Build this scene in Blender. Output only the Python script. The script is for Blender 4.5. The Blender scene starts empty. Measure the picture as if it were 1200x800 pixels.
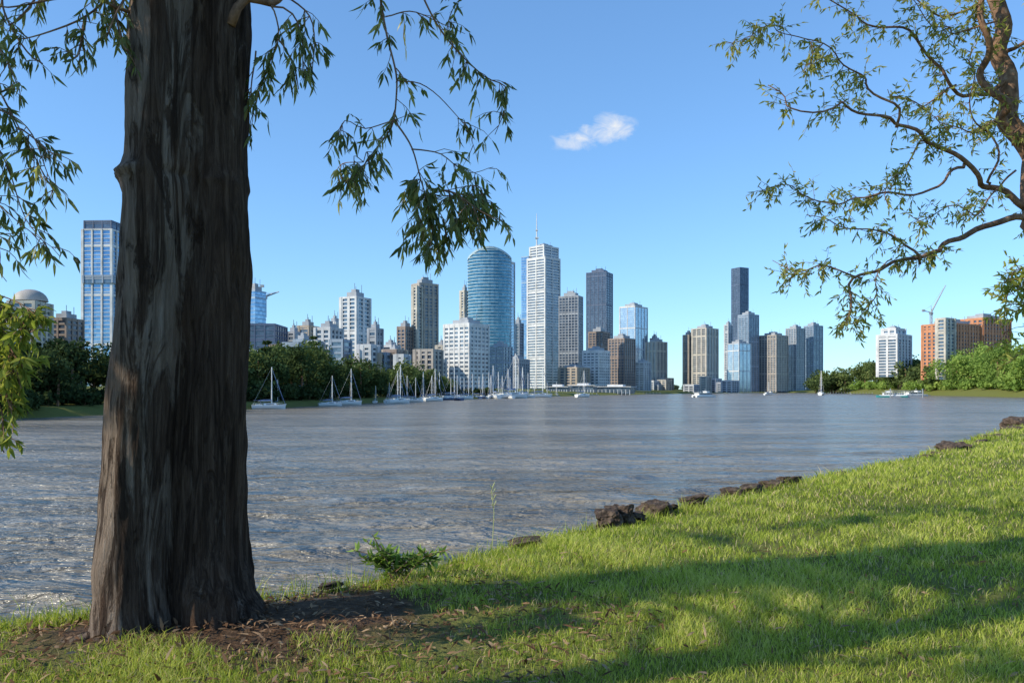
import bpy, math, random, bmesh
import numpy as np
from mathutils import Vector, noise as mnoise
random.seed(7); rng=np.random.default_rng(11)
S=bpy.context.scene
S.view_settings.view_transform='Standard'; S.view_settings.look='None'; S.view_settings.exposure=0
COL=S.collection
F=933.0; EYE=5.0
def P(u,v,d):
    "world point for image pixel u, v at an estimated distance d north of the viewpoint"
    return np.array([(u-600)/F*d, d, EYE+(457-v)/F*d])
# ---------------------------------------------------------------- helpers
def link(o,parent=None):
    COL.objects.link(o)
    if parent is not None: o.parent=parent
    return o
def empty(name,loc=(0,0,0)):
    e=bpy.data.objects.new(name,None); e.empty_display_size=1; e.location=loc; COL.objects.link(e); return e
def mesh_np(name,V,polys,mats,rnd=None,smooth=False,parent=None):
    V=np.asarray(V,dtype=np.float32).reshape(-1,3)
    me=bpy.data.meshes.new(name); me.vertices.add(len(V)); me.vertices.foreach_set('co',V.ravel())
    polys=[np.asarray(p,dtype=np.int32) for p in polys if len(p)]
    loops=np.concatenate([p.ravel() for p in polys]); tot=np.concatenate([np.full(len(p),p.shape[1],dtype=np.int32) for p in polys])
    st=np.concatenate([[0],np.cumsum(tot)[:-1]]).astype(np.int32)
    me.loops.add(len(loops)); me.loops.foreach_set('vertex_index',loops)
    me.polygons.add(len(tot)); me.polygons.foreach_set('loop_start',st); me.polygons.foreach_set('loop_total',tot)
    if smooth: me.polygons.foreach_set('use_smooth',np.ones(len(tot),dtype=bool))
    me.update(calc_edges=True)
    if rnd is not None:
        a=me.attributes.new('rnd','FLOAT','POINT'); a.data.foreach_set('value',np.asarray(rnd,dtype=np.float32))
    for m in (mats if isinstance(mats,(list,tuple)) else [mats]): me.materials.append(m)
    o=bpy.data.objects.new(name,me); link(o,parent); return o
class MB:
    def __init__(s): s.v=[]; s.f=[]
    def add(s,vs,fs):
        b=len(s.v); s.v.extend([tuple(map(float,p)) for p in vs]); s.f.extend([[i+b for i in f] for f in fs])
    def box(s,c,sz,rot=0.0):
        cx,cy,cz=c; a,b,h=sz[0]/2,sz[1]/2,sz[2]/2; cr,sr=math.cos(rot),math.sin(rot)
        vs=[(cx+x*cr-y*sr,cy+x*sr+y*cr,cz+z) for z in(-h,h) for x,y in((-a,-b),(a,-b),(a,b),(-a,b))]
        s.add(vs,[(3,2,1,0),(4,5,6,7),(0,1,5,4),(1,2,6,5),(2,3,7,6),(3,0,4,7)])
    def prism(s,poly,z0,z1):
        n=len(poly); zt=z1 if hasattr(z1,'__len__') else [z1]*n
        s.add([(p[0],p[1],z0) for p in poly]+[(p[0],p[1],zt[i]) for i,p in enumerate(poly)],
              [list(range(n))[::-1],list(range(n,2*n))]+[(i,(i+1)%n,(i+1)%n+n,i+n) for i in range(n)])
    def tube(s,pts,rad,n=6,cap=True):
        pts=[np.asarray(p,float) for p in pts]; m=len(pts)
        if not hasattr(rad,'__len__'): rad=[rad]*m
        ref=np.array([0.31,0.83,0.46]); vs=[]
        for i,p in enumerate(pts):
            t=pts[min(i+1,m-1)]-pts[max(i-1,0)]; t=t/(np.linalg.norm(t)+1e-9)
            if i==0:
                a=np.cross(t,ref)
                if np.linalg.norm(a)<.05: a=np.cross(t,[1,0,0])
            else: a=a-t*np.dot(a,t)
            a=a/(np.linalg.norm(a)+1e-9); b=np.cross(t,a)
            for k in range(n):
                th=2*math.pi*k/n; vs.append(p+rad[i]*(math.cos(th)*a+math.sin(th)*b))
        fs=[(i*n+k,i*n+(k+1)%n,(i+1)*n+(k+1)%n,(i+1)*n+k) for i in range(m-1) for k in range(n)]
        if cap: fs+= [list(range(n))[::-1],list(range((m-1)*n,m*n))]
        s.add(vs,fs)
    def obj(s,name,mat,parent=None,smooth=False):
        me=bpy.data.meshes.new(name); me.from_pydata(s.v,[],s.f); me.materials.append(mat)
        if smooth: me.polygons.foreach_set('use_smooth',np.ones(len(me.polygons),dtype=bool))
        me.update(); o=bpy.data.objects.new(name,me); return link(o,parent)
# ---------------------------------------------------------------- materials
class N:
    def __init__(s,name):
        s.m=bpy.data.materials.new(name); s.m.use_nodes=True; s.t=s.m.node_tree; s.t.nodes.clear()
        s.out=s.t.nodes.new('ShaderNodeOutputMaterial')
    def n(s,typ,**k):
        x=s.t.nodes.new(typ)
        for a,b in k.items(): setattr(x,a,b)
        return x
    def l(s,a,b): s.t.links.new(a,b)
    def noise(s,scale,vec,detail=4,rough=.55,dist=0):
        x=s.n('ShaderNodeTexNoise'); x.inputs['Scale'].default_value=scale; x.inputs['Detail'].default_value=detail
        x.inputs['Roughness'].default_value=rough; x.inputs['Distortion'].default_value=dist; s.l(vec,x.inputs['Vector']); return x.outputs['Fac']
    def ramp(s,fac,stops):
        x=s.n('ShaderNodeValToRGB'); e=x.color_ramp.elements
        while len(e)<len(stops): e.new(.5)
        for i,(p,c) in enumerate(stops):
            e[i].position=p; e[i].color=(*c,1) if len(c)==3 else c
        s.l(fac,x.inputs['Fac']); return x.outputs['Color']
    def mapping(s,vec,scale,rot=(0,0,0)):
        x=s.n('ShaderNodeMapping'); x.inputs['Scale'].default_value=scale; x.inputs['Rotation'].default_value=rot; s.l(vec,x.inputs['Vector']); return x.outputs['Vector']
    def mix(s,fac,a,b,blend='MIX'):
        x=s.n('ShaderNodeMix',data_type='RGBA',blend_type=blend)
        for i,val in((0,fac),(6,a),(7,b)):
            if isinstance(val,(int,float)): x.inputs[i].default_value=val
            elif isinstance(val,tuple): x.inputs[i].default_value=(*val,1)
            else: s.l(val,x.inputs[i])
        return x.outputs[2]
    def math(s,op,a,b=None,clamp=False):
        x=s.n('ShaderNodeMath',operation=op); x.use_clamp=clamp
        for i,val in enumerate((a,b)):
            if val is None: continue
            if isinstance(val,(int,float)): x.inputs[i].default_value=val
            else: s.l(val,x.inputs[i])
        return x.outputs[0]
    def bsdf(s,col,rough=.6,metal=0,spec=.5,bump=None,bs=.5,bd=.1):
        p=s.n('ShaderNodeBsdfPrincipled')
        for k,val in(('Base Color',col),('Roughness',rough),('Metallic',metal),('Specular IOR Level',spec)):
            if isinstance(val,tuple): p.inputs[k].default_value=(*val,1)
            elif isinstance(val,(int,float)): p.inputs[k].default_value=val
            else: s.l(val,p.inputs[k])
        if bump is not None:
            b=s.n('ShaderNodeBump'); b.inputs['Strength'].default_value=bs; b.inputs['Distance'].default_value=bd
            s.l(bump,b.inputs['Height']); s.l(b.outputs['Normal'],p.inputs['Normal'])
        s.l(p.outputs[0],s.out.inputs['Surface']); s.p=p; return s.m
    def pos(s): return s.n('ShaderNodeNewGeometry').outputs['Position']
def plain(name,c,rough=.6,metal=0,var=.2,scale=.15):
    m=N(name); p=m.pos(); f=m.noise(scale,p,3)
    lo=tuple(x*(1-var) for x in c); hi=tuple(min(1,x*(1+var)) for x in c)
    return m.bsdf(m.ramp(f,[(.3,lo),(.7,hi)]),rough,metal)
def glassm(name,c1,c2,rough=.15,metal=.5,cell=(3,3,3.5)):
    m=N(name); p=m.mapping(m.pos(),tuple(1/x for x in cell))
    fl=m.n('ShaderNodeVectorMath',operation='FLOOR'); m.l(p,fl.inputs[0])
    w=m.n('ShaderNodeTexWhiteNoise',noise_dimensions='3D'); m.l(fl.outputs[0],w.inputs['Vector'])
    f=m.math('POWER',w.outputs['Value'],1.6)
    big=m.noise(.03,m.pos(),1)
    c=m.mix(f,c1,c2); c=m.mix(m.math('MULTIPLY',big,.5),c,tuple(x*.7 for x in c1))
    return m.bsdf(c,rough,metal)
def leafm(name,stops,trans=.35,tcol=1.3,gloss=False):
    m=N(name); a=m.n('ShaderNodeAttribute',attribute_name='rnd'); c=m.ramp(a.outputs['Fac'],stops)
    if gloss:
        p=m.n('ShaderNodeBsdfPrincipled'); m.l(c,p.inputs['Base Color']); p.inputs['Roughness'].default_value=.42; p.inputs['Specular IOR Level'].default_value=.45
    else:
        p=m.n('ShaderNodeBsdfDiffuse'); m.l(c,p.inputs['Color'])
    t=m.n('ShaderNodeBsdfTranslucent'); m.l(m.mix(1.0,c,(tcol,tcol,tcol*.6),'MULTIPLY'),t.inputs['Color'])
    x=m.n('ShaderNodeMixShader'); x.inputs[0].default_value=trans; m.l(p.outputs[0],x.inputs[1]); m.l(t.outputs[0],x.inputs[2]); m.l(x.outputs[0],m.out.inputs['Surface']); return m.m
white=plain('white_render',(.58,.58,.58)); offw=plain('weathered_white_render',(.47,.48,.50)); cream=plain('cream_render',(.46,.42,.36)); beige=plain('beige_render',(.37,.33,.29)); tan=plain('tan_render',(.40,.33,.26)); bgrey=plain('blue_grey_cladding',(.25,.31,.39))
grey=plain('grey_concrete',(.31,.33,.36)); brick=plain('orange_brick',(.50,.21,.10)); brown=plain('brown_cladding',(.26,.20,.17))
navy=plain('navy_frame',(.08,.115,.19)); bluef=plain('blue_frame',(.26,.38,.52)); tealf=plain('teal_spandrel',(.36,.48,.54))
gl_blue=glassm('blue_glass',(.14,.28,.46),(.30,.46,.64),.12,.6); gl_dark=glassm('hazed_dark_glass',(.07,.10,.15),(.15,.20,.27),.15,.3)  # dark glass and other facade colours lifted towards blue to imitate distance haze
gl_mid=glassm('grey_blue_glass',(.11,.16,.22),(.25,.32,.40),.18,.4); gl_teal=glassm('teal_glass',(.05,.17,.25),(.17,.33,.42),.12,.5); gl_pale=glassm('pale_glass',(.30,.42,.56),(.48,.59,.70),.12,.6)
# ---------------------------------------------------------------- world + sun
el=math.radians(31); sv=Vector((-0.94*math.cos(el),-0.34*math.cos(el),math.sin(el))).normalized()
W=bpy.data.worlds.new('World'); S.world=W; W.use_nodes=True; wt=W.node_tree; wt.nodes.clear()
def wn(t,**k):
    x=wt.nodes.new(t)
    for a,b in k.items(): setattr(x,a,b)
    return x
sky=wn('ShaderNodeTexSky'); sky.sky_type='NISHITA'; sky.sun_disc=False; sky.sun_elevation=el
sky.sun_rotation=math.atan2(sv.x,sv.y)
sky.air_density=1.0; sky.dust_density=.15; sky.ozone_density=2.5; sky.altitude=0
bg=wn('ShaderNodeBackground'); wo=wn('ShaderNodeOutputWorld'); bg.inputs[1].default_value=.14
tc=wn('ShaderNodeTexCoord'); sep=wn('ShaderNodeSeparateXYZ'); wt.links.new(tc.outputs['Generated'],sep.inputs[0])
def wm(op,a,b=None,clamp=False):
    x=wn('ShaderNodeMath',operation=op); x.use_clamp=clamp
    for i,v in enumerate((a,b)):
        if v is None: continue
        if isinstance(v,(int,float)): x.inputs[i].default_value=v
        else: wt.links.new(v,x.inputs[i])
    return x.outputs[0]
ysafe=wm('MAXIMUM',sep.outputs[1],.05); ax=wm('DIVIDE',sep.outputs[0],ysafe); az=wm('DIVIDE',sep.outputs[2],ysafe)
nz=wn('ShaderNodeTexNoise'); nz.inputs['Scale'].default_value=42; nz.inputs['Detail'].default_value=5; nz.inputs['Roughness'].default_value=.6; nz.inputs['Distortion'].default_value=.5
mpn=wn('ShaderNodeMapping'); mpn.inputs['Scale'].default_value=(1,1,1.8); wt.links.new(tc.outputs['Generated'],mpn.inputs['Vector']); wt.links.new(mpn.outputs[0],nz.inputs['Vector'])
def blob(cx,cz,rx,rz,k):
    dx=wm('DIVIDE',wm('SUBTRACT',ax,cx),rx); dz=wm('DIVIDE',wm('SUBTRACT',az,cz),rz)
    r=wm('ADD',wm('MULTIPLY',dx,dx),wm('MULTIPLY',dz,dz))
    return wm('MULTIPLY',wm('SUBTRACT',1.0,r,True),k)
bl=wm('MAXIMUM',blob(.121,.328,.044,.024,1.0),blob(.078,.312,.038,.016,.8))
cm=wm('ADD',bl,wm('MULTIPLY',wm('SUBTRACT',nz.outputs['Fac'],.5),2.6))
cm=wm('MULTIPLY',wm('SUBTRACT',cm,.26),.9,True)
cm=wm('MULTIPLY',cm,wm('MULTIPLY',bl,1.6,True))
cm=wm('MULTIPLY',cm,wm('GREATER_THAN',sep.outputs[1],.1))
gam=wn('ShaderNodeGamma'); gam.inputs[1].default_value=.76; wt.links.new(sky.outputs[0],gam.inputs[0])
tint=wn('ShaderNodeMix',data_type='RGBA',blend_type='MULTIPLY'); tint.inputs[0].default_value=1; wt.links.new(gam.outputs[0],tint.inputs[6]); tint.inputs[7].default_value=(1.16,1.72,2.28,1)
mx=wn('ShaderNodeMix',data_type='RGBA'); wt.links.new(cm,mx.inputs[0]); wt.links.new(tint.outputs[2],mx.inputs[6]); mx.inputs[7].default_value=(6.2,6.4,6.7,1)
wt.links.new(mx.outputs[2],bg.inputs[0]); wt.links.new(bg.outputs[0],wo.inputs[0])
sl=bpy.data.lights.new('sun','SUN'); sl.energy=5; sl.angle=math.radians(.5); sl.color=(1,.92,.75)
so=bpy.data.objects.new('sun',sl); COL.objects.link(so); so.rotation_euler=sv.to_track_quat('Z','Y').to_euler(); so.location=(-50,-20,60)
cam=bpy.data.cameras.new('camera'); cam.lens=28; cam.sensor_width=36; cam.shift_y=.0475; cam.clip_start=.1; cam.clip_end=30000
co=bpy.data.objects.new('camera',cam); COL.objects.link(co); co.location=(0,0,EYE); co.rotation_euler=(math.pi/2,0,0); S.camera=co
# ---------------------------------------------------------------- river outline & ground
near=[(-200,-90),(-60,-26),(-20,-3),(-8,3.6),(-3.58,5.65),(-2.98,5.9),(-2.04,6.4),(-1.43,6.75),(-.79,7.35),(0,8.39),(1.03,9.57),(2.4,11.2),(5.03,14.2),(6.9,16.2),(10.2,20),(24,37.3),(80,108),(200,200),(460,330)]
far=[(345,518),(400,780),(540,1400),(500,1620),(250,1166),(83,777),(0,518),(-42,389),(-59,274),(-68,212),(-80,187),(-84,155),(-90,130),(-130,60),(-300,-90)]
RV=np.array(near+far,float)
def sdist(x,y):
    x=np.asarray(x,float); y=np.asarray(y,float); best=np.full(x.shape,1e18); ins=np.zeros(x.shape,bool)
    n=len(RV)
    for i in range(n):
        a=RV[i]; b=RV[(i+1)%n]; ab=b-a
        t=np.clip(((x-a[0])*ab[0]+(y-a[1])*ab[1])/(ab@ab),0,1)
        best=np.minimum(best,(x-a[0]-t*ab[0])**2+(y-a[1]-t*ab[1])**2)
        c=((a[1]>y)!=(b[1]>y)); xi=a[0]+(y-a[1])*(ab[0])/(ab[1] if ab[1]!=0 else 1e-9)
        ins^=(c&(x<xi))
    s=np.sqrt(best); return np.where(ins,-s,s)
def ss(t): t=np.clip(t,0,1); return t*t*(3-2*t)
def wob(x,y):
    return (.5*np.sin(1.3*x+.7*y+1)+.35*np.sin(-2.1*x+1.9*y)+.25*np.sin(4.3*x+3.1*y+2)+.15*np.sin(-7*x+8.3*y+.5))
def height(x,y,s=None):
    if s is None: s=sdist(x,y)
    r=np.hypot(x,y); k=ss((r-60)/110)
    sn=s+.10*wob(x*1.7,y*1.7)
    hn=3.4*ss((sn+2.6)/2.6)-1.5*ss((-s-1)/4)+.03*wob(x,y)*ss(s/.8)
    hn=hn-.10*ss(1-np.abs(s)/.7)
    hill=ss((x-230)/150)*ss((1500-y)/400)
    hf=np.where(s>0,1.6+np.minimum(s*.05,5)+hill*np.minimum(s*.22,24),0)*ss((s+2)/6)-2.0*ss(-s/6)
    return hn*(1-k)+hf*k
def axis(n0,n1,a,lo,hi,c):
    tl=np.arcsinh((c-lo)/a); th=np.arcsinh((hi-c)/a)
    return np.concatenate([c-a*np.sinh(np.linspace(tl,0,n0,endpoint=False)),c+a*np.sinh(np.linspace(0,th,n1))])
xs=axis(360,400,4,-12000,12000,0); ys=axis(140,480,4,-600,16000,8)
X,Y=np.meshgrid(xs,ys); SD=sdist(X,Y); Z=height(X,Y,SD)
nx,ny=len(xs),len(ys); idx=np.arange(nx*ny).reshape(ny,nx)
quads=np.stack([idx[:-1,:-1],idx[:-1,1:],idx[1:,1:],idx[1:,:-1]],-1).reshape(-1,4)
g=N('ground_soil_and_grass'); p=g.pos()
n1=g.noise(.9,p,5,.6); n2=g.noise(14,p,4,.7)
grassc=g.mix(n1,(.09,.12,.022),(.20,.22,.05)); grassc=g.mix(g.math('MULTIPLY',n2,.5),grassc,(.18,.13,.06))
soil=g.ramp(n2,[(.25,(.035,.022,.013)),(.55,(.11,.068,.042)),(.8,(.22,.145,.09))])
geo=g.n('ShaderNodeNewGeometry'); sp=g.n('ShaderNodeSeparateXYZ'); g.l(geo.outputs['Normal'],sp.inputs[0])
steep=g.math('MULTIPLY',g.math('SUBTRACT',.93,sp.outputs[2]),8,True)
d=g.n('ShaderNodeVectorMath',operation='DISTANCE'); g.l(p,d.inputs[0]); d.inputs[1].default_value=(-2.0,5.7,3.4)
td=g.math('MULTIPLY',g.math('SUBTRACT',g.math('ADD',1.0,g.math('MULTIPLY',n1,1.3)),d.outputs['Value']),1.6,True)
c=g.mix(g.math('MAXIMUM',steep,td),grassc,soil)
g.bsdf(c,.95,0,.1,n2,.8,.05)
mesh_np('ground',np.stack([X,Y,Z],-1),[quads],g.m,smooth=True)
# ---------------------------------------------------------------- water (choppy, muddy)
w=N('river_water'); p=w.pos()
m1=w.mapping(p,(.30,.9,1),(0,0,.22)); m2=w.mapping(p,(1.0,2.2,1),(0,0,-.3)); m3=w.mapping(p,(.02,.11,1),(0,0,.08)); m4=w.mapping(p,(.10,.34,1),(0,0,.15))
a1=w.noise(.5,m1,4,.62,.7); a2=w.noise(1.7,m2,3,.6,.4); a3=w.noise(.6,m3,5,.65); a4=w.noise(.7,m4,3,.6,.5)
hgt=w.math('ADD',w.math('MULTIPLY',a1,1.7),w.math('ADD',w.math('MULTIPLY',a2,.42),w.math('MULTIPLY',a4,3.0)))
base=w.mix(w.ramp(a3,[(.40,(0,0,0)),(.60,(1,1,1))]),(.165,.140,.100),(.285,.245,.185))
base=w.mix(w.ramp(a1,[(.58,(0,0,0)),(.70,(.55,.55,.55))]),base,(.42,.385,.33))
rg=w.math('ADD',.14,w.math('MULTIPLY',a3,.22))
w.bsdf(base,rg,0,.5,hgt,1.0,1.0); w.p.inputs['IOR'].default_value=1.33
wxs=axis(190,210,12,-12000,12000,0); wys=axis(60,380,12,-600,16000,12)
WX,WY=np.meshgrid(wxs,wys); fd=np.exp(-np.hypot(WX,WY)/80)
WZ=fd*(.06*np.sin(1.1*WX+2.3*WY+.9*np.sin(.5*WX))+.05*np.sin(-.7*WX+2.9*WY+1.4*np.sin(.33*WX+.2*WY))+.03*np.sin(2.3*WX+1.7*WY)+.07*np.sin(.35*WX+1.15*WY+1.5*np.sin(.21*WX))+.05*np.sin(-.5*WX+1.6*WY+2*np.sin(.27*WX-.1*WY)))
wi=np.arange(len(wxs)*len(wys)).reshape(len(wys),len(wxs))
mesh_np('river_water',np.stack([WX,WY,WZ],-1),[np.stack([wi[:-1,:-1],wi[:-1,1:],wi[1:,1:],wi[1:,:-1]],-1).reshape(-1,4)],w.m,smooth=True)
# ---------------------------------------------------------------- leaves / twigs
class Leaves:
    def __init__(s): s.p=[];s.d=[];s.w=[];s.L=[];s.W=[];s.r=[]
    def add(s,p,d,w,L,Wd,r): s.p.append(p);s.d.append(d);s.w.append(w);s.L.append(L);s.W.append(Wd);s.r.append(r)
    def obj(s,name,mat,parent=None):
        p=np.array(s.p);d=np.array(s.d);w=np.array(s.w);L=np.array(s.L)[:,None];Wd=np.array(s.W)[:,None];r=np.array(s.r)
        d/=np.linalg.norm(d,axis=1)[:,None]+1e-9; w=w-d*np.sum(w*d,1)[:,None]; w/=np.linalg.norm(w,axis=1)[:,None]+1e-9
        nn=np.cross(d,w); cv=.10*L
        V=np.stack([p,p+d*L*.33+w*Wd*.5+nn*cv*.5,p+d*L*.33-w*Wd*.5+nn*cv*.5,p+d*L*.7+w*Wd*.32+nn*cv*.2,p+d*L*.7-w*Wd*.32+nn*cv*.2,p+d*L-nn*cv*.6],1)
        n=len(p); b=np.arange(n)[:,None]*6
        t=np.concatenate([b+np.array([[0,1,2]]),b+np.array([[3,5,4]])]); q=b+np.array([[1,3,4,2]])
        return mesh_np(name,V.reshape(-1,3),[t,q],mat,np.repeat(r,6),parent=parent)
def smoothpath(pts,step=.08,jit=.0):
    pts=[np.asarray(q,float) for q in pts]; out=[]
    e=[2*pts[0]-pts[1]]+pts+[2*pts[-1]-pts[-2]]
    for i in range(1,len(e)-2):
        p0,p1,p2,p3=e[i-1:i+3]; n=max(2,int(np.linalg.norm(p2-p1)/step))
        for k in range(n):
            t=k/n; out.append(.5*((2*p1)+(-p0+p2)*t+(2*p0-5*p1+4*p2-p3)*t*t+(-p0+3*p1-3*p2+p3)*t**3))
    out.append(pts[-1])
    if jit:
        for i in range(1,len(out)-1):
            o=out[i]*2.3; out[i]=out[i]+jit*np.array([mnoise.noise(Vector(o)),mnoise.noise(Vector(o+9)),mnoise.noise(Vector(o+23))])
    return out
def rv():
    v=rng.normal(size=3); return v/np.linalg.norm(v)
def twiggy(path,wood,lv,dens,Lf,spread=.35,droop=.6,t0=.0,lpt=7,rscale=1.0,bias=0.0,wf_=1.0):
    n=len(path); length=sum(np.linalg.norm(path[i+1]-path[i]) for i in range(n-1))
    k=max(1,int(length*dens))
    for _ in range(k):
        t=t0+(1-t0)*rng.random(); i=min(n-2,int(t*(n-1))); p=path[i]
        d=rv()+.5*(path[i+1]-path[i])/(np.linalg.norm(path[i+1]-path[i])+1e-9); d[2]-=droop*.4; d/=np.linalg.norm(d)
        ln=spread*(.4+.9*rng.random()); q=[p]; dd=d.copy()
        for j in range(3):
            dd=dd+np.array([0,0,-droop*.45])+.25*rv(); dd/=np.linalg.norm(dd); q.append(q[-1]+dd*ln/3)
        wood.tube(q,[.0035*rscale,.003*rscale,.0024*rscale,.0014*rscale],3,False)
        base=rng.random()
        for j in range(lpt):
            tt=.2+.8*rng.random() if j else 1.0
            a=min(2,int(tt*3)); f=tt*3-a; pp=q[a]+(q[a+1]-q[a])*f
            ld=.6*rv()+.5*dd+np.array([0,0,-droop*1.1])
            lv.add(pp,ld,rv(),Lf*(.55+.7*rng.random()),wf_*Lf*(.15+.08*rng.random()),np.clip(bias+.5*base+.5*rng.random(),0,1))
# bark: attribute rnd = 0 on the smoother stem, 1 on the fibrous stem
b=N('gum_bark'); tcn=b.n('ShaderNodeTexCoord').outputs['Object']; at=b.n('ShaderNodeAttribute',attribute_name='rnd').outputs['Fac']
s1=b.noise(1,b.mapping(tcn,(20,20,1.0)),8,.72,1.2); s2=b.noise(1,b.mapping(tcn,(4.2,4.2,.70)),7,.68,1.3); s3=b.noise(1,b.mapping(tcn,(50,50,9)),4,.7); s4=b.noise(1,b.mapping(tcn,(8,8,1.25)),6,.7,.9); s5=b.noise(1,b.mapping(tcn,(1.6,1.6,1.1)),3)
fib=b.ramp(s1,[(.34,(.020,.013,.010)),(.46,(.075,.047,.033)),(.58,(.15,.10,.072)),(.75,(.26,.185,.135))])
smo=b.ramp(s1,[(.28,(.12,.085,.062)),(.5,(.26,.195,.15)),(.72,(.40,.32,.26))])
sel=b.math('ADD',s2,b.math('SUBTRACT',.045,b.math('MULTIPLY',at,.15)))
selr=b.ramp(sel,[(.485,(0,0,0)),(.545,(1,1,1))])
c=b.mix(selr,fib,smo)
c=b.mix(b.ramp(s4,[(.555,(0,0,0)),(.61,(.88,.88,.88))]),c,(.040,.024,.017))
c=b.mix(b.ramp(s5,[(.5,(0,0,0)),(.7,(.45,.45,.45))]),c,(.17,.09,.05))
c=b.mix(b.math('MULTIPLY',s3,.38),c,(.06,.04,.03))
hb=b.math('ADD',b.math('MULTIPLY',s1,b.math('SUBTRACT',1.0,b.math('MULTIPLY',selr,.5))),b.math('ADD',b.math('MULTIPLY',s3,.35),b.math('MULTIPLY',b.ramp(s4,[(.555,(0,0,0)),(.61,(1,1,1))]),-.3)))
bark=b.bsdf(c,.9,0,.12,hb,1.0,.07)
b=N('branch_bark'); tcn=b.pos(); s1=b.noise(14,tcn,4)
branchm=b.bsdf(b.ramp(s1,[(.3,(.11,.06,.038)),(.6,(.29,.17,.105)),(.8,(.44,.32,.22))]),.85,0,.2,s1,.5,.01)
leaf_near=leafm('gum_leaf',[(0,(.05,.07,.022)),(.4,(.13,.165,.05)),(.75,(.25,.27,.09)),(1,(.42,.39,.15))],.48,gloss=True)
leaf_olive=leafm('olive_leaf',[(0,(.14,.17,.045)),(.45,(.30,.32,.085)),(.8,(.46,.44,.14)),(1,(.55,.42,.18))],.5)
leaf_yel=leafm('young_leaf',[(0,(.09,.13,.025)),(.5,(.23,.28,.055)),(1,(.42,.42,.11))],.45)
def childfix(o,par): o.matrix_parent_inverse=par.matrix_basis.inverted(); return o
# ---------------------------------------------------------------- main gum tree
gum=empty('gum_tree',(-2.2,5.5,3.3)); gum_off=np.array([-2.2,5.5,3.3]); D=5.5
prof=[(780,118,330),(745,121,308),(720,122,298),(700,123,289),(670,125,281),(640,127,277),(600,130,277),(500,138,279),(400,148,283),(300,155,284),(235,158,283),(224,155,283),(214,147,283),(206,155,283),(195,158,282),(100,161,283),(0,168,283),(-200,178,280),(-420,192,274),(-700,205,268),(-1100,222,262)]
pv=np.array([q[0] for q in prof][::-1],float); pl=np.array([q[1] for q in prof][::-1],float); pr=np.array([q[2] for q in prof][::-1],float)
zs=np.concatenate([np.linspace(3.05,8.2,350),np.linspace(8.25,13.5,50)]); NT=200
V=[]; RB=[]
for z in zs:
    v=457-(z-EYE)*F/D; xl=(np.interp(v,pv,pl)-600)*D/F; xr=(np.interp(v,pv,pr)-600)*D/F; Wt=xr-xl
    fl=min(max(0,(3.9-z)/.6),1.1)
    sw=np.interp(v,[0,300,500,700],[.60,.58,.55,.50])+.015*math.sin(z*2.1)
    ca=np.array([xl+.5*sw*Wt,D-.08]); ra=.5*sw*Wt; cb=np.array([xl+(sw-.05+1)*.5*Wt,D+.12]); rb_=.5*(1-sw+.05)*Wt
    wx_=xl+(sw-.025)*Wt; cc=np.array([wx_,D+.02])
    for k in range(NT):
        th=2*math.pi*k/NT; dx,dy=math.cos(th),math.sin(th); best=0.14; sy=1.4; who=.5
        for w_i,(c0,r0) in enumerate(((ca,ra),(cb,rb_))):
            ox,oy=(cc[0]-c0[0]),(cc[1]-c0[1])/sy; ex,ey=dx,dy/sy
            A=ex*ex+ey*ey; B=ox*ex+oy*ey; C=ox*ox+oy*oy-r0*r0; dsc=B*B-A*C
            if dsc>0:
                t_=(-B+math.sqrt(dsc))/A
                if t_>best: best=t_; who=float(w_i)
        best=best if best>.20 else .20-(.20-best)*.8
        px,py=dx*best,dy*best
        n1=mnoise.noise(Vector((px*9,py*9,z*1.0)))*.024+mnoise.noise(Vector((px*22,py*22,z*1.8+7)))*(.012+.016*who)+mnoise.noise(Vector((px*3,py*3,z*.9+3)))*.035
        n1+=mnoise.noise(Vector((px*50,py*50,z*5)))*.008+mnoise.noise(Vector((px*5,py*5,z*4)))*.014
        rr=best+n1+fl*fl*.035*max(0,math.sin(th*6+1.2+.5*math.sin(z*2)))+fl*.04*mnoise.noise(Vector((px*6,py*6,z*4)))
        V.append((cc[0]+dx*rr,cc[1]+dy*rr,z)); RB.append(who)
V=np.array(V)-gum_off; idt=np.arange(len(zs)*NT).reshape(len(zs),NT)
q=np.stack([idt[:-1],np.roll(idt,-1,1)[:-1],np.roll(idt,-1,1)[1:],idt[1:]],-1).reshape(-1,4)
mesh_np('trunk',V,[q],bark,RB,smooth=True,parent=gum)
wood=MB(); lv=Leaves(); lvy=Leaves()
def PX(lst,d0,d1=None):
    d1=d0 if d1 is None else d1; n=len(lst); return [P(a,b_,d0+(d1-d0)*i/(n-1)) for i,(a,b_) in enumerate(lst)]
def limb(lst,d0,d1,r0,r1,n=7,jit=.05,step=.1):
    pth=smoothpath(PX(lst,d0,d1),step,jit); m=len(pth); wood.tube(pth,[r0+(r1-r0)*i/(m-1) for i in range(m)],n); return pth
limb([(250,-60),(300,-130),(380,-170),(470,-130),(540,-110),(640,-160)],5.5,6.3,.10,.03)
limb([(210,-60),(120,-60),(30,-90),(-60,-60),(-150,-10)],5.5,4.9,.09,.03)
limb([(270,30),(292,4),(318,10),(330,-4),(360,-40)],5.45,5.6,.035,.015)
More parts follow.
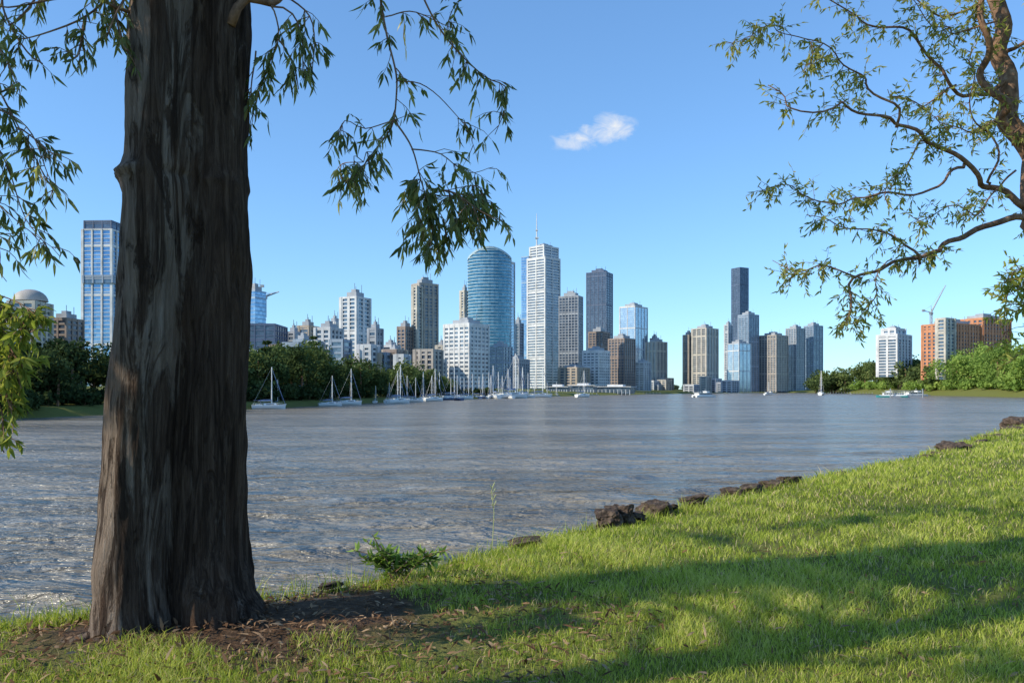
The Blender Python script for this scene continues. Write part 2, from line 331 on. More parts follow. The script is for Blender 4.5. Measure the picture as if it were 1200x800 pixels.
C=[([(440,-150),(446,-40),(447,0),(452,50),(466,95),(464,140),(446,168),(424,195),(400,222)],6.1,6.0,.013,.004,12,.15),
([(464,140),(482,175),(500,215),(508,255),(505,292)],6.05,6.0,.008,.003,30,.35),
([(500,215),(535,228),(562,245),(588,258)],6.0,5.8,.006,.003,32,.0),
([(500,-120),(490,-40),(503,10),(530,58),(565,84),(590,96),(590,125),(580,158)],6.2,6.4,.011,.003,11,.5),
([(452,20),(480,10),(510,22),(545,40)],6.1,6.5,.006,.002,12,.2),
([(482,175),(520,182),(550,205),(578,196)],6.0,6.2,.006,.002,15,.2),
([(464,140),(430,150),(405,140),(392,165)],6.0,5.7,.005,.002,14,.3),
([(424,195),(410,215),(395,215)],6.0,5.9,.004,.002,34,.0),
([(530,58),(520,30),(535,5),(560,-10)],6.3,6.4,.005,.002,12,.2),
([(466,95),(490,100),(520,120),(545,150),(560,190)],6.1,6.3,.005,.002,6,.4)]
for lst,d0,d1,r0,r1,dn,t0 in C:
    pth=smoothpath(PX(lst,d0,d1),.05,.05); m=len(pth); wood.tube(pth,[r0+(r1-r0)*i/(m-1) for i in range(m)],5)
    twiggy(pth,wood,lv,dn,.118,.22,.5,t0,7)
for cx_,cy in [(505,262),(520,280),(495,285),(545,255),(575,258),(560,240),(415,205),(400,215),(480,240),(530,265),(512,300),(430,200),(555,270),(490,262),(525,245)]:
    p0=P(cx_,cy-22,6+.4*rng.random()); pth=smoothpath([P(502,228,6.0) if cx_>450 else P(426,190,6.0),p0,p0+np.array([0.02,0,-.15])],.05); wood.tube(pth,[.004]*len(pth),3); twiggy(pth[len(pth)//2:],wood,lv,34,.118,.2,.55,0,8)
for lst in ([(318,8),(340,20),(352,50),(355,85)],[(318,8),(325,45),(310,85),(300,130)],[(325,45),(345,80),(350,105)],[(300,60),(296,100),(300,140)],[(330,-4),(360,20),(368,60),(366,85)]):
    pth=smoothpath(PX(lst,5.5,5.7),.05,.04); wood.tube(pth,[.007-.004*i/len(pth) for i in range(len(pth))],4); twiggy(pth,wood,lv,19,.11,.17,.6,.25,7)
for lst,dn in (([(150,-60),(130,-10),(100,20),(60,35),(20,45)],18),([(130,-10),(140,30),(150,60)],20),([(60,-60),(40,0),(10,30)],16),([(165,20),(140,12),(90,-5),(0,8)],10),([(100,20),(95,50),(85,70)],24),([(210,-80),(165,-30),(140,10),(125,45)],12),([(20,-60),(0,0),(30,60),(50,75)],14)):
    pth=smoothpath(PX(lst,5.2,5.0),.05,.04); wood.tube(pth,[.012-.008*i/len(pth) for i in range(len(pth))],4); twiggy(pth,wood,lv,dn,.10,.16,.5,.1,7)
for lst,dn in (([(-60,60),(-10,90),(20,150),(45,200),(62,235)],17),([(-60,90),(-20,140),(10,200),(30,260),(55,290)],17),([(-60,150),(-20,220),(0,290),(8,330)],20),([(20,150),(50,175),(65,185)],16),([(-40,40),(0,60),(25,120)],14),([(-50,200),(0,240),(30,270),(70,300)],15),([(-50,120),(0,130),(35,160),(55,215)],13)):
    pth=smoothpath(PX(lst,4.8,4.6),.05,.04); wood.tube(pth,[.007-.005*i/len(pth) for i in range(len(pth))],4); twiggy(pth,wood,lv,dn,.095,.16,.55,.1,7)
for lst,dn in (([(-60,330),(-20,350),(20,370),(38,400)],60),([(-60,380),(-20,400),(15,420),(25,455)],68),([(-60,440),(-30,450),(0,470),(5,530)],44),([(-50,350),(0,385),(28,430)],60),([(-60,400),(-10,430),(15,480)],60),([(-60,330),(-10,340),(25,355),(50,385)],40)):
    pth=smoothpath(PX(lst,4.5,4.3),.05,.04); wood.tube(pth,[.006-.003*i/len(pth) for i in range(len(pth))],4); twiggy(pth,wood,lvy,dn,.08,.13,.4,.0,8,1,.1,1.3)
for _ in range(34):
    z=8.9+5.5*rng.random(); an=rng.random()*2*math.pi; ln=1.8+3.6*rng.random()
    p0=np.array([-2.2,5.5,min(z,12.8)]); d_=np.array([math.cos(an),math.sin(an),.35+.3*rng.random()])
    pth=smoothpath([p0,p0+d_*ln*.5,p0+d_*ln+np.array([0,0,-.3])],.3,.15); m=len(pth)
    wood.tube(pth,[.07-.06*i/(m-1) for i in range(m)],5)
    twiggy(pth,wood,lv,8,.22,.6,.5,.35,8,2)
childfix(wood.obj('branches',branchm,gum,True),gum); childfix(lv.obj('leaves',leaf_near,gum),gum); childfix(lvy.obj('young_leaves',leaf_yel,gum),gum)
rt=MB()
for pts,r0 in (([(-1.95,5.35,3.42),(-1.6,5.3,3.38),(-1.2,5.35,3.37),(-.85,5.55,3.33)],.055),([(-1.9,5.5,3.42),(-1.55,5.7,3.38),(-1.2,5.95,3.34)],.045),([(-2.6,5.2,3.45),(-2.8,5.05,3.38),(-3.1,4.95,3.33)],.05)):
    pth=smoothpath(pts,.06,.05); m=len(pth); rt.tube(pth,[r0*(1-.75*i/m) for i in range(m)],8)
childfix(rt.obj('roots',bark,gum,True),gum)
# second gum beside the path (its shade falls over the lawn)
g2=empty('gum_tree',(-9.5,.2,3.4)); wood=MB(); lv=Leaves()
tp=smoothpath([(-9.5,.2,3.0),(-9.3,.5,6),(-8.9,1.0,9),(-8.4,1.4,12)],.4,.1); wood.tube(tp,[.32-.2*i/len(tp) for i in range(len(tp))],10)
shx,shy=-sv.x/sv.z,-sv.y/sv.z
for gx,gy,h,rr,nn in [(1.4,6.7,6.0,.5,10),(2.6,6.8,6.3,.5,11),(3.8,6.9,6.2,.55,12),(5.0,7.3,6.6,.55,10),(6.2,7.7,6.8,.6,9),(7.4,8.4,7.0,.6,8),(3.2,4.5,5.2,.3,4),(4.4,9.8,7.2,.45,4),(6.2,10.6,7.6,.55,5),(9.5,12.5,8.5,.8,5),(2.0,8.8,6.9,.35,2),(-2.4,5.4,5.6,.3,3),(-2.4,5.4,6.6,.4,4),(-2.3,5.4,5.0,.3,3)]:
    zt_=(0 if gx>-2 else 1.6); ce=np.array([gx-shx*(h-zt_),gy-shy*(h-zt_),3.4+h]); st_=tp[min(len(tp)-1,int(len(tp)*(.45+.05*h)))]
    pth=smoothpath([st_,(st_+ce)/2+np.array([0,0,.4]),ce],.3,.15); m=len(pth); wood.tube(pth,[.06-.045*i/(m-1) for i in range(m)],5)
    for _ in range(nn):
        e_=ce+rng.normal(size=3)*np.array([rr*1.3,rr*.55,rr*.6]); sp_=smoothpath([ce,(ce+e_)/2+rv()*.1,e_],.1); wood.tube(sp_,[.01]*len(sp_),3); twiggy(sp_,wood,lv,14,.2,.4,.5,.1,10,1.5)
childfix(wood.obj('trunk_and_limbs',bark,g2,True),g2); childfix(lv.obj('leaves',leaf_near,g2),g2)
# ---------------------------------------------------------------- right-hand tree
rb=empty('paperbark_tree',(7.6,10.6,3.4)); wood=MB(); lv=Leaves(); lvr=Leaves()
def L2(lst,d0,d1,r0,r1,dn=0,t0=.2,leaf=.088,spread=.26,bias=0,L=None):
    pth=smoothpath(PX(lst,d0,d1),.08,.18); m=len(pth); wood.tube(pth,[.74*(r0+(r1-r0)*(i/(m-1))**.7) for i in range(m)],7)
    if dn: twiggy(pth,wood,L or lv,dn*2.5,leaf,spread,.25,t0,9,1.1,bias,1.35)
    return pth
tp=smoothpath([(7.9,10.6,3.2),(7.7,10.6,4.6),(7.3,10.6,6.2),(6.95,10.5,7.6)],.2,.08); wood.tube(tp,[.28-.008*i for i in range(len(tp))],12)
L2([(1212,265),(1202,200),(1190,150),(1180,90),(1168,20),(1160,-60),(1150,-160)],10.5,10.6,.23,.09,3,.0)
L2([(1192,170),(1160,80),(1148,0),(1140,-60)],10.5,10,.09,.04,7)
L2([(1225,330),(1200,268),(1160,265),(1120,281),(1078,309),(1045,304),(1010,326),(1000,350),(988,380)],10.6,9.6,.085,.014,6,.5)
L2([(1078,309),(1050,285),(1010,272),(975,262),(945,252)],10,9.6,.025,.006,9,.2)
L2([(1010,326),(975,322),(940,325),(905,305)],9.7,9.4,.018,.005,11,.2)
L2([(1205,240),(1160,215),(1130,192),(1085,165),(1050,150),(1005,128),(950,130),(900,100)],10.5,9.6,.065,.008,6,.35)
L2([(1130,192),(1100,215),(1045,228),(990,238),(930,228),(888,218)],10.2,9.5,.03,.006,9,.3)
L2([(1050,150),(1030,120),(990,75),(950,50),(905,28)],10,9.6,.025,.006,8,.25)
L2([(1186,90),(1150,110),(1120,100),(1090,70),(1060,40),(1010,25),(960,-5)],10.5,10,.045,.008,8,.25)
L2([(1120,100),(1095,120),(1060,125),(1040,105)],10.3,10,.02,.006,9,.2)
L2([(1085,165),(1075,195),(1050,215),(1040,240)],10,9.8,.02,.005,9,.2)
L2([(1165,-20),(1130,10),(1090,10),(1050,-20)],10.4,10,.03,.008,11,.1)
L2([(1180,60),(1210,40),(1240,0)],10.4,10,.04,.01,12,.1)
L2([(1160,215),(1165,175),(1140,140),(1135,100),(1145,50)],10.3,9.9,.025,.006,9,.1)
L2([(1190,130),(1215,160),(1240,230)],10.3,10,.03,.008,10,.1)
L2([(1196,150),(1165,150),(1120,150),(1090,140)],10.3,9.8,.02,.006,10,.1)
L2([(1190,200),(1150,240),(1110,245),(1070,255)],10.3,9.8,.02,.006,9,.2)
L2([(1172,20),(1120,40),(1100,30),(1070,0)],10.3,9.8,.02,.006,9,.1)
L2([(1045,304),(1030,330),(1025,350),(1000,390)],9.8,9.5,.012,.004,10,.3)
L2([(905,28),(880,40),(850,60)],9.6,9.5,.006,.003,14,.0)
L2([(950,50),(945,75),(930,90)],9.6,9.5,.006,.003,14,.0)
for y0 in (300,325,350,375,400):
    L2([(1270,y0-20),(1225,y0),(1195,y0+10),(1178,y0+26)],9.5,9.2,.012,.004,11,.2,.10,.24,.25,lvr)
for _ in range(24):
    an=rng.uniform(-1.9,1.4); ln=1.5+3*rng.random(); p0=np.array([7.0,10.6,9.8+3.5*rng.random()]); d_=np.array([math.cos(an),math.sin(an),.3])
    pth=smoothpath([p0,p0+d_*ln*.5,p0+d_*ln],.3,.1); m=len(pth); wood.tube(pth,[.05-.04*i/(m-1) for i in range(m)],5); twiggy(pth,wood,lv,7,.2,.5,.5,.3,8,2)
wood.tube([P(1150,-160,10.6),(6.9,10.6,13.5)],[.1,.04],8)
childfix(wood.obj('branches',branchm,rb,True),rb); childfix(lv.obj('leaves',leaf_olive,rb),rb); childfix(lvr.obj('young_leaves',leaf_yel,rb),rb)
# ---------------------------------------------------------------- grass
def blades(name,x,y,z,h,wd,rnd,mat,lean=.45):
    n=len(x); an=rng.random(n)*2*np.pi; bx,by=np.cos(an),np.sin(an); la=rng.random(n)*2*np.pi; lm=lean*h*(.3+rng.random(n))
    lx,ly=np.cos(la)*lm,np.sin(la)*lm; w2=wd/2
    V=np.stack([np.stack([x-bx*w2,y-by*w2,z-.01],-1),np.stack([x+bx*w2,y+by*w2,z-.01],-1),
      np.stack([x+bx*w2*.7+lx*.4,y+by*w2*.7+ly*.4,z+h*.6],-1),np.stack([x-bx*w2*.7+lx*.4,y-by*w2*.7+ly*.4,z+h*.6],-1),np.stack([x+lx*1.2,y+ly*1.2,z+h],-1)],1)
    b_=np.arange(n)[:,None]*5
    return mesh_np(name,V.reshape(-1,3),[b_+np.array([[0,1,2,3]]),b_+np.array([[3,2,4]])],mat,np.repeat(rnd,5))
NB=460000
ph=rng.uniform(-.70,.76,NB); r=np.exp(rng.uniform(np.log(3.4),np.log(60),NB)); x=np.sin(ph)*r; y=np.cos(ph)*r
s=sdist(x,y); wv=wob(x*1.1,y*1.1); fine=wob(x*4.1+3,y*4.3)
td=np.hypot((x+2.0)/1.35,(y-5.6)); td2=np.hypot((x+.9)/1.1,(y-5.55)/.5)
keep=(s>-.25+.12*fine)&(td+.35*wv+.2*fine>.85+.4*rng.random(NB))&(td2+.3*fine>.6+.6*rng.random(NB))&(rng.random(NB)<.82+.5*wv+.25*fine)
x,y,r,s,wv,fine=x[keep],y[keep],r[keep],s[keep],wv[keep],fine[keep]
z=height(x,y,s); n=len(x)
wv2=wob(x*.45+2,y*.6)
hh=(.020+.03*rng.random(n)+.022*np.clip(wv+fine*.6,0,1.2)+.02*np.clip(wv2,0,1))*(1+.035*r)*(1+1.3*np.exp(-np.abs(s)/.45)*rng.random(n))
wd=.0046*np.maximum(1,r/4.6)*(.7+.6*rng.random(n))
rd=np.clip(.54+.16*wv+.14*fine+.15*wv2+.26*rng.normal(size=n),0,.93); dry=rng.random(n)<.08+.06*(wv2<-.3); rd[dry]=1
grassm=leafm('grass_blade',[(0,(.10,.15,.02)),(.4,(.29,.36,.05)),(.75,(.48,.53,.10)),(.93,(.60,.60,.18)),(1,(.66,.53,.30))],.42,1.2)
blades('grass',x,y,z,hh,wd,rd,grassm,.8)
k=1500; t=rng.random(k); A=RV[3:15]; ei=rng.integers(0,10,k)
ex=A[ei,0]+(A[ei+1,0]-A[ei,0])*t+rng.normal(size=k)*.14; ey=A[ei,1]+(A[ei+1,1]-A[ei,1])*t+rng.normal(size=k)*.14
blades('edge_weeds',ex,ey,height(ex,ey)-.01,.08+.18*rng.random(k)**2,np.full(k,.007),rng.random(k)*.9,grassm,.6)
st=MB(); st.tube([P(577,640,8.0),P(579,600,8.0),P(576,575,8.0),P(580,565,8.0)],[.005,.004,.004,.003],5)
for i in range(8):
    st.tube([P(579-i*.3,596-i*3.6,8.0),P(579-i*.3+(3 if i%2 else -2.5),590-i*3.6,8.0+.03*(i%3-1))],[.003,.005],4)
st.obj('seed_stalk',plain('dry_stalk',(.36,.37,.16)))
sh=empty('bank_shrub',tuple(P(465,668,6.9))); wood=MB(); lv=Leaves(); b0=P(462,678,6.9)
for tx,ty in [(412,634),(425,650),(436,618),(455,632),(480,646),(500,637),(528,634),(515,650),(470,650),(432,642),(450,645),(490,652),(430,625),(520,640),(445,630),(438,652),(462,640),(500,655),(418,645),(508,642)]:
    tp_=P(tx,ty+8,6.9+rng.uniform(-.25,.25)); pth=smoothpath([b0+rng.normal(size=3)*.05,(b0+tp_)/2+np.array([0,0,.06]),tp_],.04,.03); wood.tube(pth,[.004]*len(pth),4)
    for i in range(30):
        pp=pth[int((.3+.7*rng.random())*(len(pth)-1))]; dd=rv(); dd[2]=dd[2]*.5+.15
        lv.add(pp+rng.normal(size=3)*.01,dd,rv()*.4+np.array([dd[1],-dd[0],0]),.06+.06*rng.random(),.03,rng.random()*.9)
childfix(wood.obj('stems',branchm,sh),sh); childfix(lv.obj('leaves',leafm('shrub_leaf',[(0,(.07,.12,.025)),(.6,(.24,.36,.08)),(1,(.40,.50,.16))],.4),sh),sh)
lv=Leaves(); K=5200
a_=rng.random(K)*6.283; r_=rng.random(K)**.6*2.1; qx=-1.7+np.cos(a_)*r_*1.3; qy=5.35+np.sin(a_)*r_*.8
far_=rng.random(K)<.3; qx[far_]=rng.uniform(-5,7,far_.sum()); qy[far_]=rng.uniform(4,8,far_.sum()); sq=sdist(qx,qy); zq=height(qx,qy,sq)
for i in range(K):
    if sq[i]<-.1: continue
    dd=rv(); dd[2]*=.25; lv.add(np.array([qx[i],qy[i],zq[i]+.012+.035*rng.random()]),dd,np.array([-dd[1],dd[0],.3*rng.normal()]),.04+.07*rng.random(),.010+.014*rng.random(),rng.random())
lv.obj('leaf_litter',leafm('dry_leaf',[(0,(.06,.035,.022)),(.5,(.20,.11,.06)),(1,(.42,.29,.18))],.1))
# rocks
rockm=N('dark_rock'); pp=rockm.pos(); a=rockm.noise(9,pp,6,.7); rockm=rockm.bsdf(rockm.ramp(a,[(.3,(.03,.022,.018)),(.52,(.11,.078,.058)),(.78,(.30,.22,.16))]),.92,0,.15,a,1,.08)
def rock(c,sz,seed):
    bm=bmesh.new(); bmesh.ops.create_icosphere(bm,subdivisions=4,radius=1)
    for v in bm.verts:
        q=v.co*1.0+Vector((seed*3.7,seed,0)); k=1+.5*mnoise.noise(q)+.28*mnoise.noise(q*2.7)+.12*mnoise.noise(q*6)
        co_=v.co.copy()
        for ax_ in range(3): co_[ax_]=max(-.72,min(.72,co_[ax_]))
        v.co=Vector((co_.x*sz[0]*k,co_.y*sz[1]*k,co_.z*sz[2]*k))*1.3
    me=bpy.data.meshes.new('rock'); bm.to_mesh(me); bm.free(); me.materials.append(rockm); o=bpy.data.objects.new('rock',me); o.location=c; o.rotation_euler=(.15*math.sin(seed*5),.15*math.cos(seed*3),seed*1.3); COL.objects.link(o)
rk=[(714,605,9.8,.20,.11),(728,602,9.95,.15,.12),(746,602,10.1,.10,.05),(770,594,10.9,.21,.10),(786,592,11.1,.09,.04),(814,584,11.6,.22,.06),(856,575,12.8,.16,.07),(878,571,13.3,.22,.06),(903,567,13.9,.20,.09),(925,561,14.5,.2,.08),(1118,527,21.5,.4,.20),(1135,524,22.3,.2,.12),(1150,519,25,.35,.16),(1165,513,28,.5,.2),(1178,509,31,.3,.14),(1195,497,36,.55,.35),(615,633,8.6,.16,.035),(388,683,6.75,.10,.02),(1105,533,20.4,.25,.1),(985,554,15.7,.13,.04),(1045,545,17.8,.15,.05),(1092,536,19.6,.25,.1),(1188,503,33,.4,.2)]
for i,(u,v,d_,a,h) in enumerate(rk): rock(tuple(P(u,v+2,d_)),(a,a*.75,h),i+1)
# ---------------------------------------------------------------- distant trees
def leafcloud(name,trees,mat,per,ls,conifer=0.0):
    Vs=[];R=[]; tr=MB()
    for (x0,y0,z0,H,Rc) in trees:
        tb=rng.random(); con=rng.random()<conifer
        nl=rng.integers(8,13); crown=z0+H*.52
        tr.tube([(x0,y0,z0-1),(x0+.3,y0,z0+H*.4),(x0,y0+.2,z0+H*.7)],[H*.02,H*.016,H*.008],5)
        lob=rng.normal(size=(nl,3)); lob/=np.linalg.norm(lob,axis=1)[:,None]; lob*=rng.uniform(.3,.85,(nl,1)); lob*=np.array([Rc,Rc,H*.40]); lob+=np.array([x0,y0,crown])
        if con: zz_=np.linspace(.2,1.05,nl); lob=np.stack([np.full(nl,x0),np.full(nl,y0),z0+H*zz_],1)
        for li,c_ in enumerate(lob):
            rl=Rc*rng.uniform(.34,.58) if not con else Rc*.75*(1-li/nl)+.5
            m=per//nl; d_=rng.normal(size=(m,3)); d_/=np.linalg.norm(d_,axis=1)[:,None]; pos=c_+d_*rl*(rng.uniform(.5,1.08,(m,1)))*np.array([1,1,.8 if not con else .35])
            a=rng.normal(size=(m,3)); a/=np.linalg.norm(a,axis=1)[:,None]; b2=np.cross(a,d_+.5*rng.normal(size=(m,3))); b2/=np.linalg.norm(b2,axis=1)[:,None]+1e-9
            sz=ls*rng.uniform(.5,1.3,(m,1))
            Vs.append(np.stack([pos-a*sz,pos-b2*sz*.6,pos+a*sz,pos+b2*sz*.6],1).reshape(-1,3)); R.append(np.repeat(np.clip((tb*.55 if not con else 0)+rng.random()*.2+rng.random(m)*.28,0,1),4))
    Vv=np.concatenate(Vs); n=len(Vv)//4
    e=empty(name); mesh_np('foliage',Vv,[np.arange(n*4).reshape(n,4)],mat,np.concatenate(R),parent=e); tr.obj('trunks',branchm,e)
dk=leafm('dark_park_foliage',[(0,(.020,.034,.018)),(.5,(.04,.062,.026)),(1,(.09,.12,.045))],.15)
md=leafm('park_foliage',[(0,(.032,.05,.022)),(.4,(.065,.095,.034)),(.8,(.14,.18,.06)),(1,(.24,.25,.09))],.2)
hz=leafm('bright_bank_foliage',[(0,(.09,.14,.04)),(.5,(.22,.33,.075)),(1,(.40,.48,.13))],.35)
fz=leafm('hazed_distant_foliage',[(0,(.09,.13,.10)),(1,(.18,.22,.15))],.2)  # air haze put into the leaf colour: paler and bluer for the farthest trees
def grow(us,topf,dfun,n,jd,wscale=.42,lo=.72,hmin=6,setback=6):
    out=[]
    for i in range(n):
        u=rng.uniform(*us); back=rng.random()*jd; d_=dfun(u)+setback+back
        zt=5+(457-np.interp(u,topf[0],topf[1])*1.0)*d_/F; x0=(u-600)/F*d_
        z0=float(height(np.array([x0]),np.array([d_]))[0]); H=max(hmin,(zt-z0)*rng.uniform(lo,1.0))
        out.append((x0,d_,z0,H,max(2.2,H*wscale*rng.uniform(.75,1.1))))
    return out
ld=lambda u: np.interp(u,[-200,0,100,200,300,400,500,600],[100,133,155,187,214,276,392,520])
leafcloud('park_trees',grow((-120,180),([-120,0,40,75,100,130,160],[380,392,402,372,388,382,398]),ld,50,50,.42,.62),dk,1300,.5,.22)
leafcloud('park_undergrowth',grow((-120,300),([-120,0,100,300],[455,455,452,450]),ld,80,16,.75,.7,3.5,4),dk,400,.5)
leafcloud('riverside_trees',grow((240,530),([240,300,340,400,430,480,530],[396,395,386,405,412,420,436]),ld,74,60,.46,.6),md,1150,.62,.05)
leafcloud('riverside_undergrowth',grow((270,580),([240,300,400,500,580],[448,448,450,452,455]),ld,110,14,.8,.7,4,5),dk,360,.7)
rd_=lambda u: np.interp(u,[1000,1080,1200,1300],[1150,790,560,500])
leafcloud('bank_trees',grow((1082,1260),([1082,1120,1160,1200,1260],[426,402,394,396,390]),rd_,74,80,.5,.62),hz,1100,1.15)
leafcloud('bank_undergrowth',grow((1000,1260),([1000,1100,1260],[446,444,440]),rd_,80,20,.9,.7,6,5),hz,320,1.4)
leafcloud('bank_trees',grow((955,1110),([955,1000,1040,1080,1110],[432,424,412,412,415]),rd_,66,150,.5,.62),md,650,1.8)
leafcloud('distant_trees',[(x,y,3,12+6*rng.random(),9) for x,y in [((u-600)/F*d_,d_) for u,d_ in zip(rng.uniform(640,1010,80),rng.uniform(1640,1900,80))]],fz,240,2.8)
# ---------------------------------------------------------------- buildings
ST={
'white_res':(gl_mid,white,3.3,1.1,.7,9,2.4,.9),'offwhite_res':(gl_dark,offw,3.3,1.3,.6,6.5,2.0,.8),'tan_res':(gl_mid,tan,3.3,1.3,.6,7,2.2,.8),'bluegrey':(gl_mid,bgrey,3.6,1.2,.4,8,1.2,.6),'cream_res':(gl_mid,cream,3.3,1.2,.7,8,2.2,.9),'beige':(gl_dark,beige,3.3,1.2,.5,6,1.8,.7),
'grid_dark':(gl_dark,grey,3.6,.8,.3,4.5,.7,.45),'grid_grey':(gl_mid,grey,3.4,1.2,.4,6,1.5,.6),'navy':(gl_dark,navy,3.8,.8,.25,7,.8,.4),
'blue':(gl_blue,bluef,3.6,.6,.25,0,0,0),'blue_white':(gl_blue,white,3.2,.45,.5,7,1.3,.9),'pale':(gl_pale,white,3.6,.5,.25,12,1.0,.5),
'white_office':(gl_mid,white,3.8,1.9,.8,14,1.6,1.0),'white_fine':(gl_mid,white,3.5,1.9,.4,5,1.4,.55),'brown':(gl_dark,brown,3.6,1.4,.4,5,1.2,.6),'brick':(gl_dark,brick,3.6,1.5,.4,5,2.2,.6),'teal':(gl_teal,tealf,3.7,.85,.5,0,0,0)}
def scale_poly(poly,pr):
    c=np.mean(poly,0); out=[]
    for p_ in poly:
        d_=np.array(p_)-c; L_=np.linalg.norm(d_); out.append(tuple(c+d_*(L_+pr*1.35)/L_))
    return out
def build(name,poly,z1,style,z0=1.5,plant=True,topz=None):
    gl,sb,fh,stt,pr,cs,cw,cp=ST[style]; e=empty(name,(float(poly[0][0]),float(poly[0][1]),z0)); poly=[tuple(map(float,p_)) for p_ in poly]
    a=MB(); a.prism(poly,z0,topz if topz is not None else z1-.5); childfix(a.obj('glass_walls',gl,e),e)
    s_=MB(); z=z0+fh; pp_=scale_poly(poly,pr)
    if topz is None:
        kf=0; mech=int(rng.integers(9,16))
        while z<z1-stt:
            kf+=1; th_=stt if kf%mech else min(fh*.8,stt+1.6)
            s_.prism(pp_,z-stt/2,z-stt/2+th_); z+=fh
        s_.prism(scale_poly(poly,pr+.1),z1-stt-.6,z1)
    else:
        while z<min(topz)-stt: s_.prism(pp_,z-stt/2,z+stt/2); z+=fh
        n_=len(poly)
        for i in range(n_):
            a_=pp_[i]; b2=pp_[(i+1)%n_]; s_.add([(a_[0],a_[1],topz[i]-1.6),(b2[0],b2[1],topz[(i+1)%n_]-1.6),(b2[0],b2[1],topz[(i+1)%n_]+1),(a_[0],a_[1],topz[i]+1)],[(0,1,2,3)])
            zz=z
            while zz<max(topz[i],topz[(i+1)%n_])-2:
                if zz<min(topz[i],topz[(i+1)%n_])-1: s_.add([(a_[0],a_[1],zz-stt/2),(b2[0],b2[1],zz-stt/2),(b2[0],b2[1],zz+stt/2),(a_[0],a_[1],zz+stt/2)],[(0,1,2,3)])
                zz+=fh
    childfix(s_.obj('floor_slabs',sb,e),e)
    if cs:
        c_=MB(); n=len(poly)
        for i in range(n):
            A_=np.array(poly[i]);B_=np.array(poly[(i+1)%n]); L_=np.linalg.norm(B_-A_); k=max(1,round(L_/cs)); ang=math.atan2(*(B_-A_)[::-1])
            for j in range(k+1):
                q=A_+(B_-A_)*(j/k); c_.box((q[0],q[1],(z0+z1)/2),(cw*(1 if j%3 else 1.5),cp*2+.013*i,z1-z0-.31),ang)
        childfix(c_.obj('columns',sb,e),e)
    if plant:
        r_=MB(); cen=np.mean(poly,0); small=[tuple(cen+(np.array(p_)-cen)*.62) for p_ in poly]; hp=min(7,(z1-z0)*.06+2)
        r_.prism(small,z1-.4,z1+hp*.6); sm2=[tuple(cen+(np.array(p_)-cen)*.3) for p_ in poly]; r_.prism(sm2,z1+hp*.5,z1+hp)
        for k in range(3):
            q=cen+(np.array(poly[k%len(poly)])-cen)*(.35+.1*k); r_.tube([(q[0],q[1],z1),(q[0],q[1],z1+hp*(1.3+.3*k))],.25,4)
        childfix(r_.obj('roof_plant',grey if style!='navy' else navy,e),e)
    return e
def footprint(u0,u1,d,f=.6,al=25):
    al=math.radians(al); uc=u0+(u1-u0)*f; b_=math.atan2(uc-600,F); C_=np.array([(uc-600)/F*d,d])
    rgt=np.array([math.cos(b_),-math.sin(b_)]); fw=np.array([math.sin(b_),math.cos(b_)]); Wm=(u1-u0)/F*d*math.cos(b_)
    l1=f*Wm/math.cos(al); l2=(1-f)*Wm/math.sin(al)
    v1=l1*(-math.cos(al)*rgt+math.sin(al)*fw); v2=l2*(math.sin(al)*rgt+math.cos(al)*fw)
    return [C_,C_+v2,C_+v1+v2,C_+v1]
def T(name,u0,u1,vt,d,style,f=.6,al=25,plant=True,z0=1.5):
    return build(name,footprint(u0,u1,d,f,al),5+(457-vt)/F*d,style,z0,plant)
T('glass_apartment_tower',97,152,268,620,'blue_white',.62,30,False); T('tower_crown',99,150,258,624,'navy',.62,30,False,z0=128)
T('tower_sky_garden',98,153,322,618,'bluegrey',.62,30,False,z0=88)
e=T('domed_civic_building',12,60,352,480,'cream_res',.6,25,False); dm=MB(); c0=P(36,352,505); rows=[]
for i in range(7):
    a=i/6*math.pi/2*.98; rows.append([(c0[0]+10*math.cos(a)*math.cos(t),c0[1]+10*math.cos(a)*math.sin(t),c0[2]-.5+7.5*math.sin(a)) for t in np.linspace(0,2*math.pi,20,endpoint=False)])
dm.add([p_ for r_ in rows for p_ in r_],[(i*20+j,i*20+(j+1)%20,(i+1)*20+(j+1)%20,(i+1)*20+j) for i in range(6) for j in range(20)]+[list(range(120,140))]); childfix(dm.obj('dome',beige,e,True),e)
T('apartment_block',58,98,372,520,'brown',.5,35); T('apartment_block',-60,8,352,480,'beige',.6,25)
T('glass_office_tower',286,312,340,720,'blue',.5,40); T('flat_roof_hall',287,337,379,560,'navy',.7,15,False)
for u0,u1,vt,d_,st_ in [(337,352,388,600,'grid_grey'),(350,372,381,640,'tan_res'),(370,401,383,560,'offwhite_res'),(345,366,397,500,'bluegrey'),(385,400,377,700,'white_office'),(432,448,384,600,'grid_grey'),(448,468,404,650,'offwhite_res'),(455,470,410,560,'beige')]:
    T('midrise_building',u0,u1,vt,d_,st_,.55,30)
T('white_apartment_tower',400,433,347,650,'white_res',.55,35); T('brown_tower',466,484,382,800,'brown',.5,35); T('cream_tower',483,513,331,820,'beige',.3,60)
T('cream_tower',484,494,335,810,'cream_res',.5,40,False)
T('midrise_building',512,523,404,700,'cream_res'); T('midrise_building',500,522,420,640,'offwhite_res',.5,30)
T('white_office_block',520,573,378,650,'white_fine',.57,40)
T('slab_tower',540,549,340,960,'cream_res',.5,40)
d_=900; cx=(573-600)/F*d_; R0=26/F*d_; n=32
poly=[(cx+R0*math.cos(2*math.pi*i/n),d_+R0+R0*.8*math.sin(2*math.pi*i/n)) for i in range(n)]
zt=5+(457-288)/F*d_; tz=[zt-16+16*math.cos((p_[0]-cx)/R0*1.15)-2.0*(p_[1]-d_)/R0 for p_ in poly]
build('curved_glass_tower',poly,zt,'teal',1.5,False,topz=tz)
T('glass_side_tower',589,603,306,930,'pale',.5,40,False)
